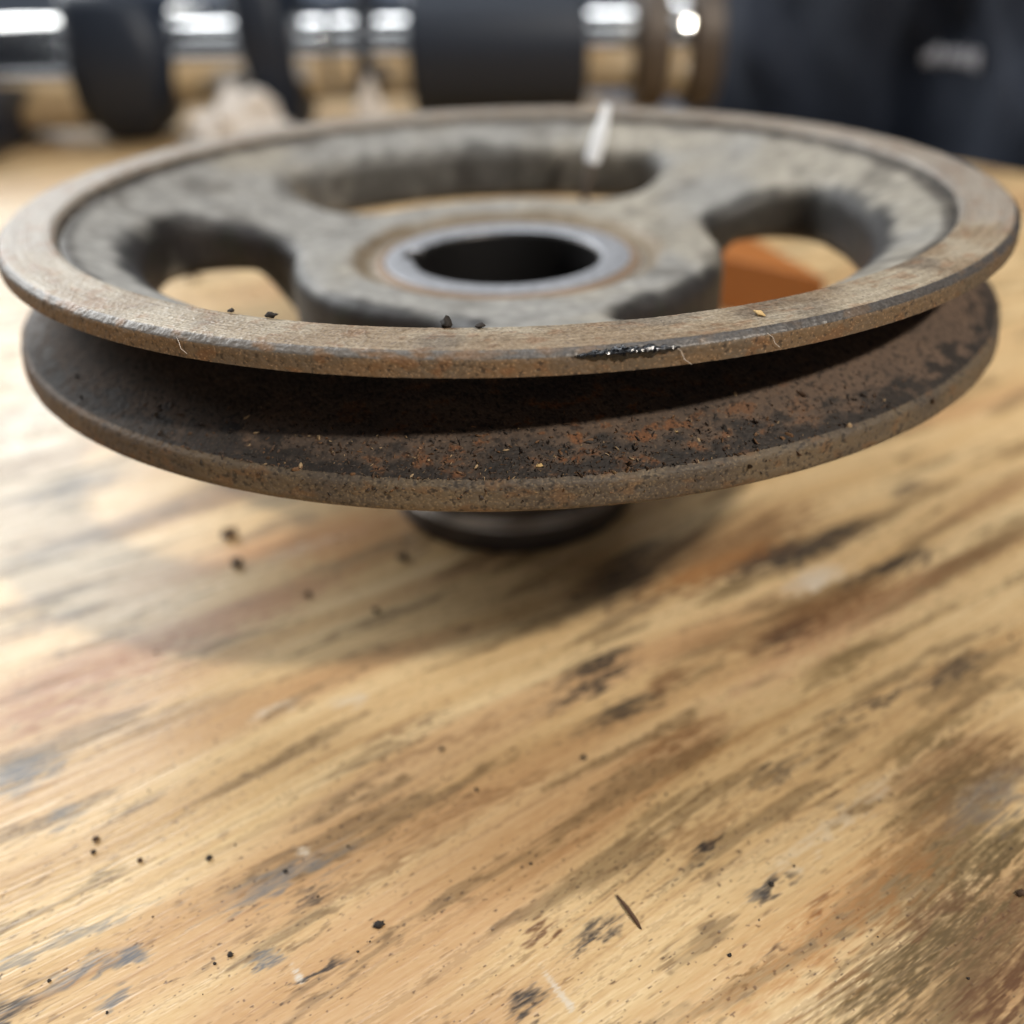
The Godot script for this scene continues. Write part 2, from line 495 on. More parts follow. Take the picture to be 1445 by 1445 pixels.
# the machined and rusted rim; the profile's arc length runs down the texture
func rim_row(j: int) -> void:
	var s := (j + 0.5) / RIM_H * rim_length
	var col := PackedByteArray()
	col.resize(RIM_W * 3)
	var aux := PackedByteArray()
	aux.resize(RIM_W * 3)
	var n0: FastNoiseLite = wn[0]
	var n1: FastNoiseLite = wn[1]
	var n2: FastNoiseLite = wn[2]
	var n3: FastNoiseLite = wn[3]
	for i in RIM_W:
		var phi := piece((i + 0.5) / RIM_W, PHU, PHI)
		var ring := Vector2(sin(deg_to_rad(phi)), cos(deg_to_rad(phi))) * 100.0      # mm round the rim
		var mott := n1.get_noise_3d(ring.x * 0.05, s * 0.09, ring.y * 0.05)
		var blot := n3.get_noise_3d(ring.x * 0.16, s * 0.30, ring.y * 0.16)
		var spk := n2.get_noise_3d(ring.x * 0.9, s * 0.9, ring.y * 0.9)
		var tiny := n2.get_noise_3d(ring.x * 2.3 + 50.0, s * 2.3, ring.y * 2.3)
		var turned := n0.get_noise_3d(ring.x * 0.035, s * 2.6, ring.y * 0.035)          # lathe marks
		var r: float
		var g: float
		var b: float
		var rough := 0.62
		var hgt := 128.0
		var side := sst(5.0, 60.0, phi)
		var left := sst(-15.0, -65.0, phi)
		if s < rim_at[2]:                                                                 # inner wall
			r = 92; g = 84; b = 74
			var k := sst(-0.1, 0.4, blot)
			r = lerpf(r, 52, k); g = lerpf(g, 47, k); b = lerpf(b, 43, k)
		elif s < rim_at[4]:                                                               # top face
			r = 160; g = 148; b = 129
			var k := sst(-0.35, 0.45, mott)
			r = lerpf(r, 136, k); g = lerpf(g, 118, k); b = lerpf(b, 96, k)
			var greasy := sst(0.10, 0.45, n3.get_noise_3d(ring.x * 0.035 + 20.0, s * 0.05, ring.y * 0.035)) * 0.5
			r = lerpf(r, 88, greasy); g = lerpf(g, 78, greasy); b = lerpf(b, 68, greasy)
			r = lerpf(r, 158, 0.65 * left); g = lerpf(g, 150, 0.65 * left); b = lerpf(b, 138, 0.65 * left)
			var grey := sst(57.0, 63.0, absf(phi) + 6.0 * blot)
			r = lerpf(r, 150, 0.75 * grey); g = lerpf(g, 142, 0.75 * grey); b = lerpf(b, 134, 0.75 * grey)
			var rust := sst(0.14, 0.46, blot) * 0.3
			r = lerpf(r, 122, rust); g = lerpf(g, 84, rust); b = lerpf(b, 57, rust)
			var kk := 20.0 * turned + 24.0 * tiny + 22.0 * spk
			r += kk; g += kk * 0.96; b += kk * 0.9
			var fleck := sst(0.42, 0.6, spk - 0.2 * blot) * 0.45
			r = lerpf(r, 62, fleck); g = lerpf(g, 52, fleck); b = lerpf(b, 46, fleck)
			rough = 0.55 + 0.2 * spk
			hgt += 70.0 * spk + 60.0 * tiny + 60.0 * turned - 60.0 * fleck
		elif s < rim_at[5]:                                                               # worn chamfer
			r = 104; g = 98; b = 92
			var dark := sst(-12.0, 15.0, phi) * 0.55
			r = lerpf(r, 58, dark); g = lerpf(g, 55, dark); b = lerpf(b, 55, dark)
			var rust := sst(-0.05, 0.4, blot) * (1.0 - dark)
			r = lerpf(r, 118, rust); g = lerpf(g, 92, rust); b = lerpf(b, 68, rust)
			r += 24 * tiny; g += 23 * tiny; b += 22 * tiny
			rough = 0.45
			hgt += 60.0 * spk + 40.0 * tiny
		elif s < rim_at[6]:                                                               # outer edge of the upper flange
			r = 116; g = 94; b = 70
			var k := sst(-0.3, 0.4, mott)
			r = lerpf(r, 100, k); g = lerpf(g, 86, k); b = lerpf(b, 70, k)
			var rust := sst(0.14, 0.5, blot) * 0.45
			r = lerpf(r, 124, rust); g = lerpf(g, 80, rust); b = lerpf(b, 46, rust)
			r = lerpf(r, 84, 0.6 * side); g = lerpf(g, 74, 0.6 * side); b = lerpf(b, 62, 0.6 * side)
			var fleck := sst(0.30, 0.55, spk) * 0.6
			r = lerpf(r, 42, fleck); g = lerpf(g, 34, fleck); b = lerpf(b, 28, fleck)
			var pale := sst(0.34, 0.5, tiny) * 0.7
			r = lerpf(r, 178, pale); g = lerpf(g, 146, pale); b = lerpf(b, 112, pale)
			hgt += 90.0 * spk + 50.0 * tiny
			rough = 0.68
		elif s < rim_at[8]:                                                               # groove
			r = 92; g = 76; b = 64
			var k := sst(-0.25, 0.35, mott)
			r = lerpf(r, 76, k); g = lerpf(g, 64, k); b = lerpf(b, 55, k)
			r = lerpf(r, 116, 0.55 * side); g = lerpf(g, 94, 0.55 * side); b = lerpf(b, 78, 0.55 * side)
			var floor_shade: float = sst(rim_at[6] + 26.0, rim_at[6] + 17.0, s + 3.0 * blot)      # shade under the upper flange, painted into the groove colour
			r = lerpf(r, 56, 0.8 * floor_shade); g = lerpf(g, 49, 0.8 * floor_shade); b = lerpf(b, 46, 0.8 * floor_shade)
			var orange := (1.0 - floor_shade) * sst(0.16, 0.44, blot + 0.4 * spk) * sst(34.0, 4.0, absf(phi - 3.0))
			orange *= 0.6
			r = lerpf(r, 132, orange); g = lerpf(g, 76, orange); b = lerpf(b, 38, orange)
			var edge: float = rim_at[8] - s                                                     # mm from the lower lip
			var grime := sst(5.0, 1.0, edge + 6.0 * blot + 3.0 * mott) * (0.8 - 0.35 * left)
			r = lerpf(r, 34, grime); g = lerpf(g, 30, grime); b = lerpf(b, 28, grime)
			var shine := sst(-56.0, -72.0, phi + 12.0 * blot) * sst(9.0, 2.0, edge)  # specular shine at the far left, painted in as paler colour
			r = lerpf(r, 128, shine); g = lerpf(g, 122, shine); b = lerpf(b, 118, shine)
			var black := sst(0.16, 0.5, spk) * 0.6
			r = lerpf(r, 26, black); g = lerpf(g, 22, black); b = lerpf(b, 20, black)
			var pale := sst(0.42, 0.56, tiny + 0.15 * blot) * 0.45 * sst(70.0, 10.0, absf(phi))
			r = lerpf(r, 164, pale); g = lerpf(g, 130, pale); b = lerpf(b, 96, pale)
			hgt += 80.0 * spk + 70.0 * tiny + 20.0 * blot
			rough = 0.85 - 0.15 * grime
		else:                                                                             # lower lip and below
			r = 102; g = 88; b = 70
			var k := sst(-0.3, 0.4, mott)
			r = lerpf(r, 82, k); g = lerpf(g, 72, k); b = lerpf(b, 62, k)
			var rust := sst(0.1, 0.5, blot) * 0.5
			r = lerpf(r, 114, rust); g = lerpf(g, 82, rust); b = lerpf(b, 54, rust)
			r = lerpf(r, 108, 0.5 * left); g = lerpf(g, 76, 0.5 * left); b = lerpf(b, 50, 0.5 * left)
			var fleck := sst(0.28, 0.46, spk) * 0.7
			r = lerpf(r, 44, fleck); g = lerpf(g, 38, fleck); b = lerpf(b, 33, fleck)
			var pale := sst(0.34, 0.6, tiny - 0.12 + 0.26 * sst(40.0, 5.0, absf(phi))) * 0.4
			r = lerpf(r, 176, pale); g = lerpf(g, 152, pale); b = lerpf(b, 116, pale)
			hgt += 80.0 * spk + 50.0 * tiny
			rough = 0.66
		col[i * 3] = int(clampf(r, 0, 255))
		col[i * 3 + 1] = int(clampf(g, 0, 255))
		col[i * 3 + 2] = int(clampf(b, 0, 255))
		aux[i * 3] = int(clampf(hgt, 0, 255))
		aux[i * 3 + 1] = int(clampf(rough, 0.1, 0.95) * 255)
	rows_a[j] = col
	rows_b[j] = aux

func paint(rower: Callable, w: int, h: int) -> Array:
	rows_a.resize(h)
	rows_b.resize(h)
	var job := WorkerThreadPool.add_group_task(rower, h, 8, true)
	WorkerThreadPool.wait_for_group_task_completion(job)
	var a := PackedByteArray()
	var b := PackedByteArray()
	for j in h:
		a.append_array(rows_a[j])
		b.append_array(rows_b[j])
	return [ImageTexture.create_from_image(Image.create_from_data(w, h, false, Image.FORMAT_RGB8, a)), ImageTexture.create_from_image(Image.create_from_data(w, h, false, Image.FORMAT_RGB8, b))]

func worn(maps: Array, relief: float, metal := 0.0) -> StandardMaterial3D:
	var m := mat(Color.WHITE, 1.0, metal)
	m.albedo_texture = maps[0]
	m.roughness_texture = maps[1]
	m.roughness_texture_channel = BaseMaterial3D.TEXTURE_CHANNEL_GREEN
	m.heightmap_enabled = true
	m.heightmap_texture = maps[1]
	m.heightmap_scale = relief
	return m

func cast_texture(seed_: int, lo: float, size := 512) -> ImageTexture:
	# seamless fine mottling round white, to multiply a surface's colour
	var n := noise(seed_, 5)
	n.frequency = 0.02
	var im := n.get_seamless_image(size, size)
	var out := PackedByteArray()
	var src := im.get_data()
	out.resize(size * size)
	for k in size * size:
		out[k] = int(clampf(255.0 * (lo + (1.0 - lo) * src[k] / 200.0), 0.0, 255.0))
	return ImageTexture.create_from_image(Image.create_from_data(size, size, false, Image.FORMAT_L8, out))

# ------------------------------------------------------------------ the pulley
# rim profile (radius, height) in mm: inner wall, top face, chamfer, edge, groove, lower lip, underside
const RIM := [
	[88.0, 70.5], [90.4, 74.6], [91.0, 76.8], [91.8, 77.75], [100.1, 77.8], [101.2, 76.9], [101.35, 74.5],
	[84.6, 68.8], [100.9, 59.5], [101.8, 58.8], [102.2, 55.4], [101.4, 54.7], [90.0, 54.9], [82.5, 56.4]]
const RIM_FINE := [2, 4, 3, 7, 3, 4, 20, 22, 2, 4, 2, 4, 3]
var rim_at := []
var rim_length := 0.0

func rim_marks() -> void:
	# arc length at each zone change: 2 end of inner wall, 4 end of top, 5 end of chamfer, 6 end of edge, 8 end of groove
	var s := 0.0
	var at := [0.0]
	for k in range(1, RIM.size()):
		s += Vector2(RIM[k][0] - RIM[k - 1][0], RIM[k][1] - RIM[k - 1][1]).length()
		at.append(s)
	rim_length = s
	rim_at = [0.0, at[1], at[2], at[3], at[4], at[5], at[6], at[7], at[8]]

func rim_part(from: int, to: int) -> ArrayMesh:
	var cols := 900
	var prof := []                                   # [r, y, arc length]
	var s := 0.0
	for k in range(1, RIM.size()):
		var a := Vector2(RIM[k - 1][0], RIM[k - 1][1])
		var b := Vector2(RIM[k][0], RIM[k][1])
		if k > from and k <= to:
			var n: int = RIM_FINE[k - 1]
			for q in n + (1 if k == to else 0):
				var p := a.lerp(b, float(q) / n)
				prof.append([p.x, p.y, s + a.distance_to(b) * q / n])
		s += a.distance_to(b)
	# the groove's floor is rounded
	for p in prof:
		if p[0] < 87.0 and p[1] > 60.0 and p[1] < 72.0:
			p[0] = 87.0 - (87.0 - p[0]) * 0.8
	var wob := noise(77, 2)
	var crust := noise(78, 3)
	var pts := PackedVector3Array()
	var uv := PackedVector2Array()
	for p in prof:
		for c in cols + 1:
			var phi := deg_to_rad(piece(float(c) / cols, PHU, PHI))
			var dir := Vector3(sin(phi), 0, cos(phi))
			var q: Vector3 = dir * p[0] + Vector3(0, p[1], 0)
			var rough := 0.10
			if p[2] > rim_at[6] + 1.0 and p[2] < rim_at[8] - 0.3:
				rough = 0.16
			var d := rough * crust.get_noise_3dv(q * 0.55) + 0.12 * wob.get_noise_3dv(q * 0.09) + 0.06 * crust.get_noise_3dv(q * 1.6)
			q += dir * d + Vector3(0, 0.6 * d + 0.05 * crust.get_noise_3dv(q * 0.8 + Vector3(9, 9, 9)), 0)
			pts.append(q * 0.001)
			uv.append(Vector2(float(c) / cols, p[2] / rim_length))
	return grid_mesh(pts, prof.size(), cols + 1, uv, PackedColorArray(), true)

func web_top(r: float) -> float:
	return piece(r, [0.0, 30.0, 32.5, 34.5, 45.0, 60.0, 78.0, 85.0, 89.0, 92.0], [60.4, 60.4, 60.8, 62.6, 63.4, 66.0, 71.0, 73.6, 75.4, 76.0])

const WINDOWS := [97.0, 216.0, 335.0]              # degrees from +x towards -z

func window_distance(x: float, z: float) -> float:
	var r := sqrt(x * x + z * z)
	var a := rad_to_deg(atan2(-z, x))
	var best := 1e9
	for w in WINDOWS:
		var da := absf(wrapf(a - w, -180.0, 180.0))
		var q := Vector2(absf(r - 62.5) - 14.5 + 11.0, deg_to_rad(da - 45.0) * r + 11.0)
		best = minf(best, minf(maxf(q.x, q.y), 0.0) + Vector2(maxf(q.x, 0.0), maxf(q.y, 0.0)).length() - 11.0)
	return best

func web_mesh() -> ArrayMesh:
	var lo := Vector3(-92.0, 44.0, -92.0)
	var nx := 185
	var ny := 36
	var f := PackedFloat32Array()
	f.resize(nx * ny * nx)
	f.fill(9.0)
	var lump := noise(31, 3)
	for z in nx:
		for x in nx:
			var px := lo.x + x
			var pz := lo.z + z
			var r := sqrt(px * px + pz * pz)
			if r > 93.0 or r < 26.0:
				continue
			var top := web_top(r) + 0.30 * lump.get_noise_2d(px * 0.05, pz * 0.05) + 0.05 * lump.get_noise_2d(px * 0.35, pz * 0.35)
			var low := 46.0 if r < 40.0 else lerpf(46.0, 55.5, sst(50.0, 62.0, r))
			var win := -window_distance(px, pz) + 0.35 * lump.get_noise_2d(px * 0.05 + 40.0, pz * 0.05)
			for y in ny:
				var py := lo.y + y
				var d := maxf(py - top, low - py)
				var ring := maxf(maxf(r - 91.2, 29.0 - r), minf(r - 83.6, 69.4 + (r - 84.6) * 0.38 - py))
				var k := maxf(5.0 - absf(d - win), 0.0) / 5.0
				f[(z * ny + y) * nx + x] = maxf(maxf(d, win) + k * k * 1.25, ring)
	var m := noise(33, 4)
	var g := noise(34, 4)
	var paint_ := func(v: Vector3, n: Vector3) -> Color:
		var p := v
		var r := sqrt(p.x * p.x + p.z * p.z)
		var c := Vector3(0.36, 0.348, 0.325)
		var t := m.get_noise_3d(p.x * 0.02, p.y * 0.02, p.z * 0.02)
		c = c.lerp(Vector3(0.41, 0.375, 0.315), sst(-0.2, 0.4, t + 0.004 * p.x))
		var f1 := g.get_noise_3d(p.x * 0.12, p.y * 0.12, p.z * 0.12)
		c *= 1.0 + 0.24 * f1
		c = c.lerp(Vector3(0.10, 0.088, 0.074), sst(0.14, 0.5, g.get_noise_3d(p.x * 0.045 + 9.0, 0.0, p.z * 0.045)) * 0.55)
		# oily grime caked round the window openings and on their walls
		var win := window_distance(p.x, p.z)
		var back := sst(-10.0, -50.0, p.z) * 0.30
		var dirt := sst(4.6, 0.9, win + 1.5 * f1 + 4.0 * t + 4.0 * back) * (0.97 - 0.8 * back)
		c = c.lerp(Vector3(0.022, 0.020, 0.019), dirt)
		# rusty gutter round the bearing ring and at the rim
		var gut := sst(3.4, 0.6, absf(r - 32.6) + 1.2 * f1) * 0.75
		c = c.lerp(Vector3(0.20, 0.135, 0.065), gut)
		var seam := sst(2.2, 0.4, absf(r - 89.6) + 1.0 * f1) * 0.8
		c = c.lerp(Vector3(0.05, 0.042, 0.035), seam)
		return Color(c.x, c.y, c.z)
	var mm := nets(f, nx, ny, nx, lo, 1.0, paint_)
	return scaled(mm, 0.001)

func scaled(m: ArrayMesh, k: float) -> ArrayMesh:
	var a := m.surface_get_arrays(0)
	var v: PackedVector3Array = a[Mesh.ARRAY_VERTEX]
	for i in v.size():
		v[i] *= k
	a[Mesh.ARRAY_VERTEX] = v
	var out := ArrayMesh.new()
	out.add_surface_from_arrays(Mesh.PRIMITIVE_TRIANGLES, a)
	return out

# ring with a keyway cut in its bore
func sleeve(profile: Array, keyed: bool) -> ArrayMesh:
	var cols := 240
	var pts := PackedVector3Array()
	for p in profile:
		for c in cols + 1:
			var a := TAU * c / cols
			var d := Vector3(sin(a), 0, cos(a))
			var r: float = p[0]
			if keyed and p[0] < 22.5:
				var off := absf(angle_difference(a, deg_to_rad(-98.0))) * 21.0
				r += 2.4 * sst(4.0, 3.2, off)
			pts.append((d * r + Vector3(0, p[1], 0)) * 0.001)
	return grid_mesh(pts, profile.size(), cols + 1, PackedVector2Array(), PackedColorArray(), true)

func oil_patch() -> ArrayMesh:
	# a thin glossy smear that follows the chamfer and the edge of the upper flange
	var n := noise(55, 3)
	var rows := 14
	var cols := 60
	var pts := PackedVector3Array()
	for r in rows:
		for c in cols:
			var u := float(c) / (cols - 1)
			var ends := sin(PI * u) ** 0.5
			var half := ends * (0.62 + 0.5 * n.get_noise_1d(c * 0.16))
			var t := (float(r) / (rows - 1) * 2.0 - 1.0) * half           # -1 up the chamfer, +1 down the edge
			var phi := deg_to_rad(4.2 + 7.6 * u + 0.5 * n.get_noise_2d(r * 0.3, 3.0))
			var rr := piece(t, [-1.0, 0.0, 1.0], [100.2, 101.2, 101.3])
			var yy := piece(t, [-1.0, 0.0, 1.0], [77.75, 76.9, 75.6])
			var lift := 0.10 + 0.16 * (1.0 - absf(float(r) / (rows - 1) * 2.0 - 1.0) ** 3) * ends + 0.10 * n.get_noise_2d(c * 0.3, r * 0.5)
			pts.append(Vector3(sin(phi) * (rr + lift), yy + lift * 0.7, cos(phi) * (rr + lift)) * 0.001)
	return grid_mesh(pts, rows, cols)

func build_pulley() -> void:
	var o := thing("pulley", "rusty round cast iron V-belt pulley standing on its hub on the workbench", "pulley")
	part("upper_flange", rim_part(0, 6), M.rim, o)
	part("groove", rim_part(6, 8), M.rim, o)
	part("lower_flange", rim_part(8, 13), M.rim, o)
	part("web", web_mesh(), M.cast, o)
	var hub := part("hub", lathe(PackedVector2Array([Vector2(29.4, 59.0), Vector2(29.2, 46.0), Vector2(28.0, 44.0), Vector2(27.6, 8.2), Vector2(28.0, 7.2), Vector2(29.6, 6.6), Vector2(30.3, 5.9), Vector2(30.4, 1.4), Vector2(29.8, 0.4), Vector2(28.6, 0.0), Vector2(20.9, 0.0)]), 128), M.dark_steel, o)
	part("bearing_ring", sleeve([[21.3, 60.9], [21.9, 61.35], [24.0, 61.4], [27.4, 61.4], [27.6, 61.2], [27.6, 60.0]], true), M.bright_steel, hub)
	part("collar_edge", lathe(PackedVector2Array([Vector2(27.7, 7.9), Vector2(28.2, 7.3), Vector2(29.7, 6.72), Vector2(30.2, 6.2)]), 128), M.lit_edge_steel, hub)  # highlight of the lit step, put in as a paler metal band
	part("ring_shoulder", sleeve([[27.6, 60.0], [27.65, 61.15], [28.6, 61.2], [29.6, 60.9], [30.0, 60.2], [29.8, 58.0]], false), M.dull_ring, hub)
	part("bore", sleeve([[20.9, 0.0], [20.6, 1.0], [20.6, 59.8], [20.7, 60.5], [21.3, 60.9]], true), M.bore_steel, hub)
	var oil := part("oil_smear", oil_patch(), M.oil, o)
	oil.set_meta("label", "wet black oil smear on the front edge")
	# crusts of rust and chaff stuck in the front of the groove
	var kinds := [crumb(3, 0.35), crumb(4, 0.6), crumb(5, 0.25), crumb(6, 0.5)]
	var cols := [Color(0.075, 0.042, 0.024), Color(0.045, 0.032, 0.025), Color(0.15, 0.075, 0.032), Color(0.36, 0.25, 0.14), Color(0.03, 0.024, 0.02)]
	var names := ["rust_scale", "rust_grit", "rust_flake", "rust_crumb"]
	for k in 4:
		var mm := MultiMesh.new()
		mm.transform_format = MultiMesh.TRANSFORM_3D
		mm.use_colors = true
		mm.mesh = kinds[k]
		kinds[k].surface_set_material(0, M.grit)
		mm.instance_count = 520
		for i in 520:
			var phi := deg_to_rad(rng.randfn(2.0, 17.0))
			var t := clampf(rng.randfn(0.80, 0.2), 0.3, 1.0)
			var r := lerpf(88.0, 100.9, t)
			var y := lerpf(68.8, 59.5, (r - 84.6) / 16.3) + 0.1
			if rng.randf() < 0.22:                                # some on the lips
				r = 101.7 + rng.randf() * 0.3
				y = rng.randf_range(55.6, 58.6)
			var size := exp(rng.randfn(-1.0, 0.5)) * 0.001
			var b := Basis.from_euler(Vector3(rng.randf() * TAU, rng.randf() * TAU, rng.randf() * TAU)) * Basis.from_scale(Vector3(rng.randf_range(0.7, 1.5), rng.randf_range(0.3, 0.7), rng.randf_range(0.3, 0.8)) * size)
			mm.set_instance_transform(i, Transform3D(b, Vector3(sin(phi) * r, y, cos(phi) * r) * 0.001))
			var roll := rng.randf()
			mm.set_instance_color(i, cols[0] if roll < 0.35 else cols[1] if roll < 0.66 else cols[2] if roll < 0.80 else cols[3] if roll < 0.87 else cols[4])
		var mi := MultiMeshInstance3D.new()
		mi.name = names[k]
		mi.multimesh = mm
		mi.set_meta("kind", "stuff")
		o.add_child(mi, true)

# ------------------------------------------------------------------ the bench and what lies on it
func grained(g: float, c: float) -> Vector3:
	return Vector3(g * cos(GRAIN) + c * sin(GRAIN), 0, -g * sin(GRAIN) + c * cos(GRAIN))

func build_bench() -> void:
	var o := thing("workbench", "oily stained wooden workbench with a varnished pale top under the pulley", "workbench")
	var n := 64
	var pts := PackedVector3Array()
	var uv := PackedVector2Array()
	for r in n + 1:
		for c in n + 1:
			var u := float(c) / n
			var v := float(r) / n
			pts.append(grained(piece(u, GU, GX), piece(v, CV, CX)))
			uv.append(Vector2(u, v))
	part("tabletop", flipped_up(grid_mesh(pts, n + 1, n + 1, uv)), M.wood, o)
	var mid := grained((GX[0] + GX[3]) / 2, (CX[0] + CX[3]) / 2)
	var wide: float = GX[3] - GX[0]
	var deep: float = CX[3] - CX[0]
	var slab := part("edge_board", box(Vector3(wide, 0.038, deep), 0.003), M.plain_wood, o)
	slab.position = mid + Vector3(0, -0.0385, 0)
	slab.rotation.y = GRAIN
	var leg := box(Vector3(0.08, 0.862, 0.08), 0.004)
	for s in [[-1, -1], [1, -1], [-1, 1], [1, 1]]:
		var l := part("leg", leg, M.plain_wood, o)
		l.position = mid + grained(s[0] * (wide / 2 - 0.1), s[1] * (deep / 2 - 0.1)) + Vector3(0, -0.9, 0)
		l.rotation.y = GRAIN

func flipped_up(m: ArrayMesh) -> ArrayMesh:
	var a := m.surface_get_arrays(0)
	var n: PackedVector3Array = a[Mesh.ARRAY_NORMAL]
	if n[5].y > 0.0:
		return m
	var idx: PackedInt32Array = a[Mesh.ARRAY_INDEX]
	for k in range(0, idx.size(), 3):
		var t := idx[k + 1]
		idx[k + 1] = idx[k + 2]
		idx[k + 2] = t
	for k in n.size():
		n[k] = -n[k]
	a[Mesh.ARRAY_INDEX] = idx
	a[Mesh.ARRAY_NORMAL] = n
	var out := ArrayMesh.new()
	out.add_surface_from_arrays(Mesh.PRIMITIVE_TRIANGLES, a)
	return out

func build_crank() -> void:
	var at := Vector3(0, 0.055, -0.55)
	var o := thing("crankshaft", "long dark crankshaft with polished round journals lying behind the pulley", "crankshaft", Vector3(at.x, 0, at.z))
	var journals := [[-0.42, -0.296, 0.038], [-0.232, -0.172, 0.033], [-0.142, -0.1175, 0.032], [-0.1155, -0.094, 0.032], [-0.088, -0.058, 0.031], [0.060, 0.100, 0.031]]
	for j in journals:
		var r: float = j[2] * 1000.0
		var x0: float = j[0] * 1000.0
		var x1: float = j[1] * 1000.0
		var p := part("journal", lathe(PackedVector2Array([Vector2(0.1, x1), Vector2(r - 2.0, x1), Vector2(r, x1 - 1.5), Vector2(r - 0.05, (x0 + x1) / 2), Vector2(r, x0 + 1.5), Vector2(r - 2.0, x0), Vector2(0.1, x0)]), 64, true), M.polished, o)
		p.position.y = at.y - (0.009 if x0 < -400.0 else 0.0)
	var lobes := [
		[[0.0, -0.395, -0.352, -0.01, 0.10], [0.008, -0.40, -0.346, -0.05, 0.112], [0.03, -0.405, -0.346, -0.06, 0.10], [0.046, -0.405, -0.352, -0.06, 0.05]],
		[[0.0, -0.286, -0.256, -0.02, 0.012], [0.006, -0.292, -0.248, -0.04, 0.026], [0.03, -0.298, -0.228, -0.06, 0.045], [0.055, -0.300, -0.220, -0.06, 0.05], [0.09, -0.300, -0.228, -0.06, 0.045], [0.100, -0.298, -0.270, -0.05, 0.03]],
		[[0.006, -0.166, -0.142, -0.03, 0.02], [0.012, -0.172, -0.140, -0.05, 0.03], [0.06, -0.180, -0.138, -0.06, 0.045], [0.12, -0.186, -0.142, -0.06, 0.04]],
		[[0.010, -0.096, -0.088, -0.03, 0.02], [0.03, -0.098, -0.086, -0.05, 0.04], [0.10, -0.098, -0.086, -0.05, 0.03]]]
	for l in lobes:
		part("counterweight", loft(l, 0.5), M.black_iron, o)
	var drum := part("drum", lathe(PackedVector2Array([Vector2(0.1, 64.0), Vector2(40.0, 64.0), Vector2(43.0, 63.0), Vector2(45.0, 60.0), Vector2(45.5, 0.0), Vector2(45.0, -56.0), Vector2(43.0, -60.0), Vector2(38.0, -61.0), Vector2(0.1, -61.0)]), 72, true), M.black_iron, o)
	drum.position.y = at.y
	for c in [[0.100, 0.121, 0.046, M.brown_iron], [0.121, 0.136, 0.038, M.polished], [0.136, 0.157, 0.046, M.brown_iron]]:
		var r: float = c[2] * 1000.0
		var x0: float = c[0] * 1000.0
		var x1: float = c[1] * 1000.0
		var p := part("collar", lathe(PackedVector2Array([Vector2(0.1, x1), Vector2(r - 2.0, x1), Vector2(r, x1 - 2.0), Vector2(r, x0 + 2.0), Vector2(r - 2.0, x0), Vector2(0.1, x0)]), 64, true), c[3], o)
		p.position.y = at.y

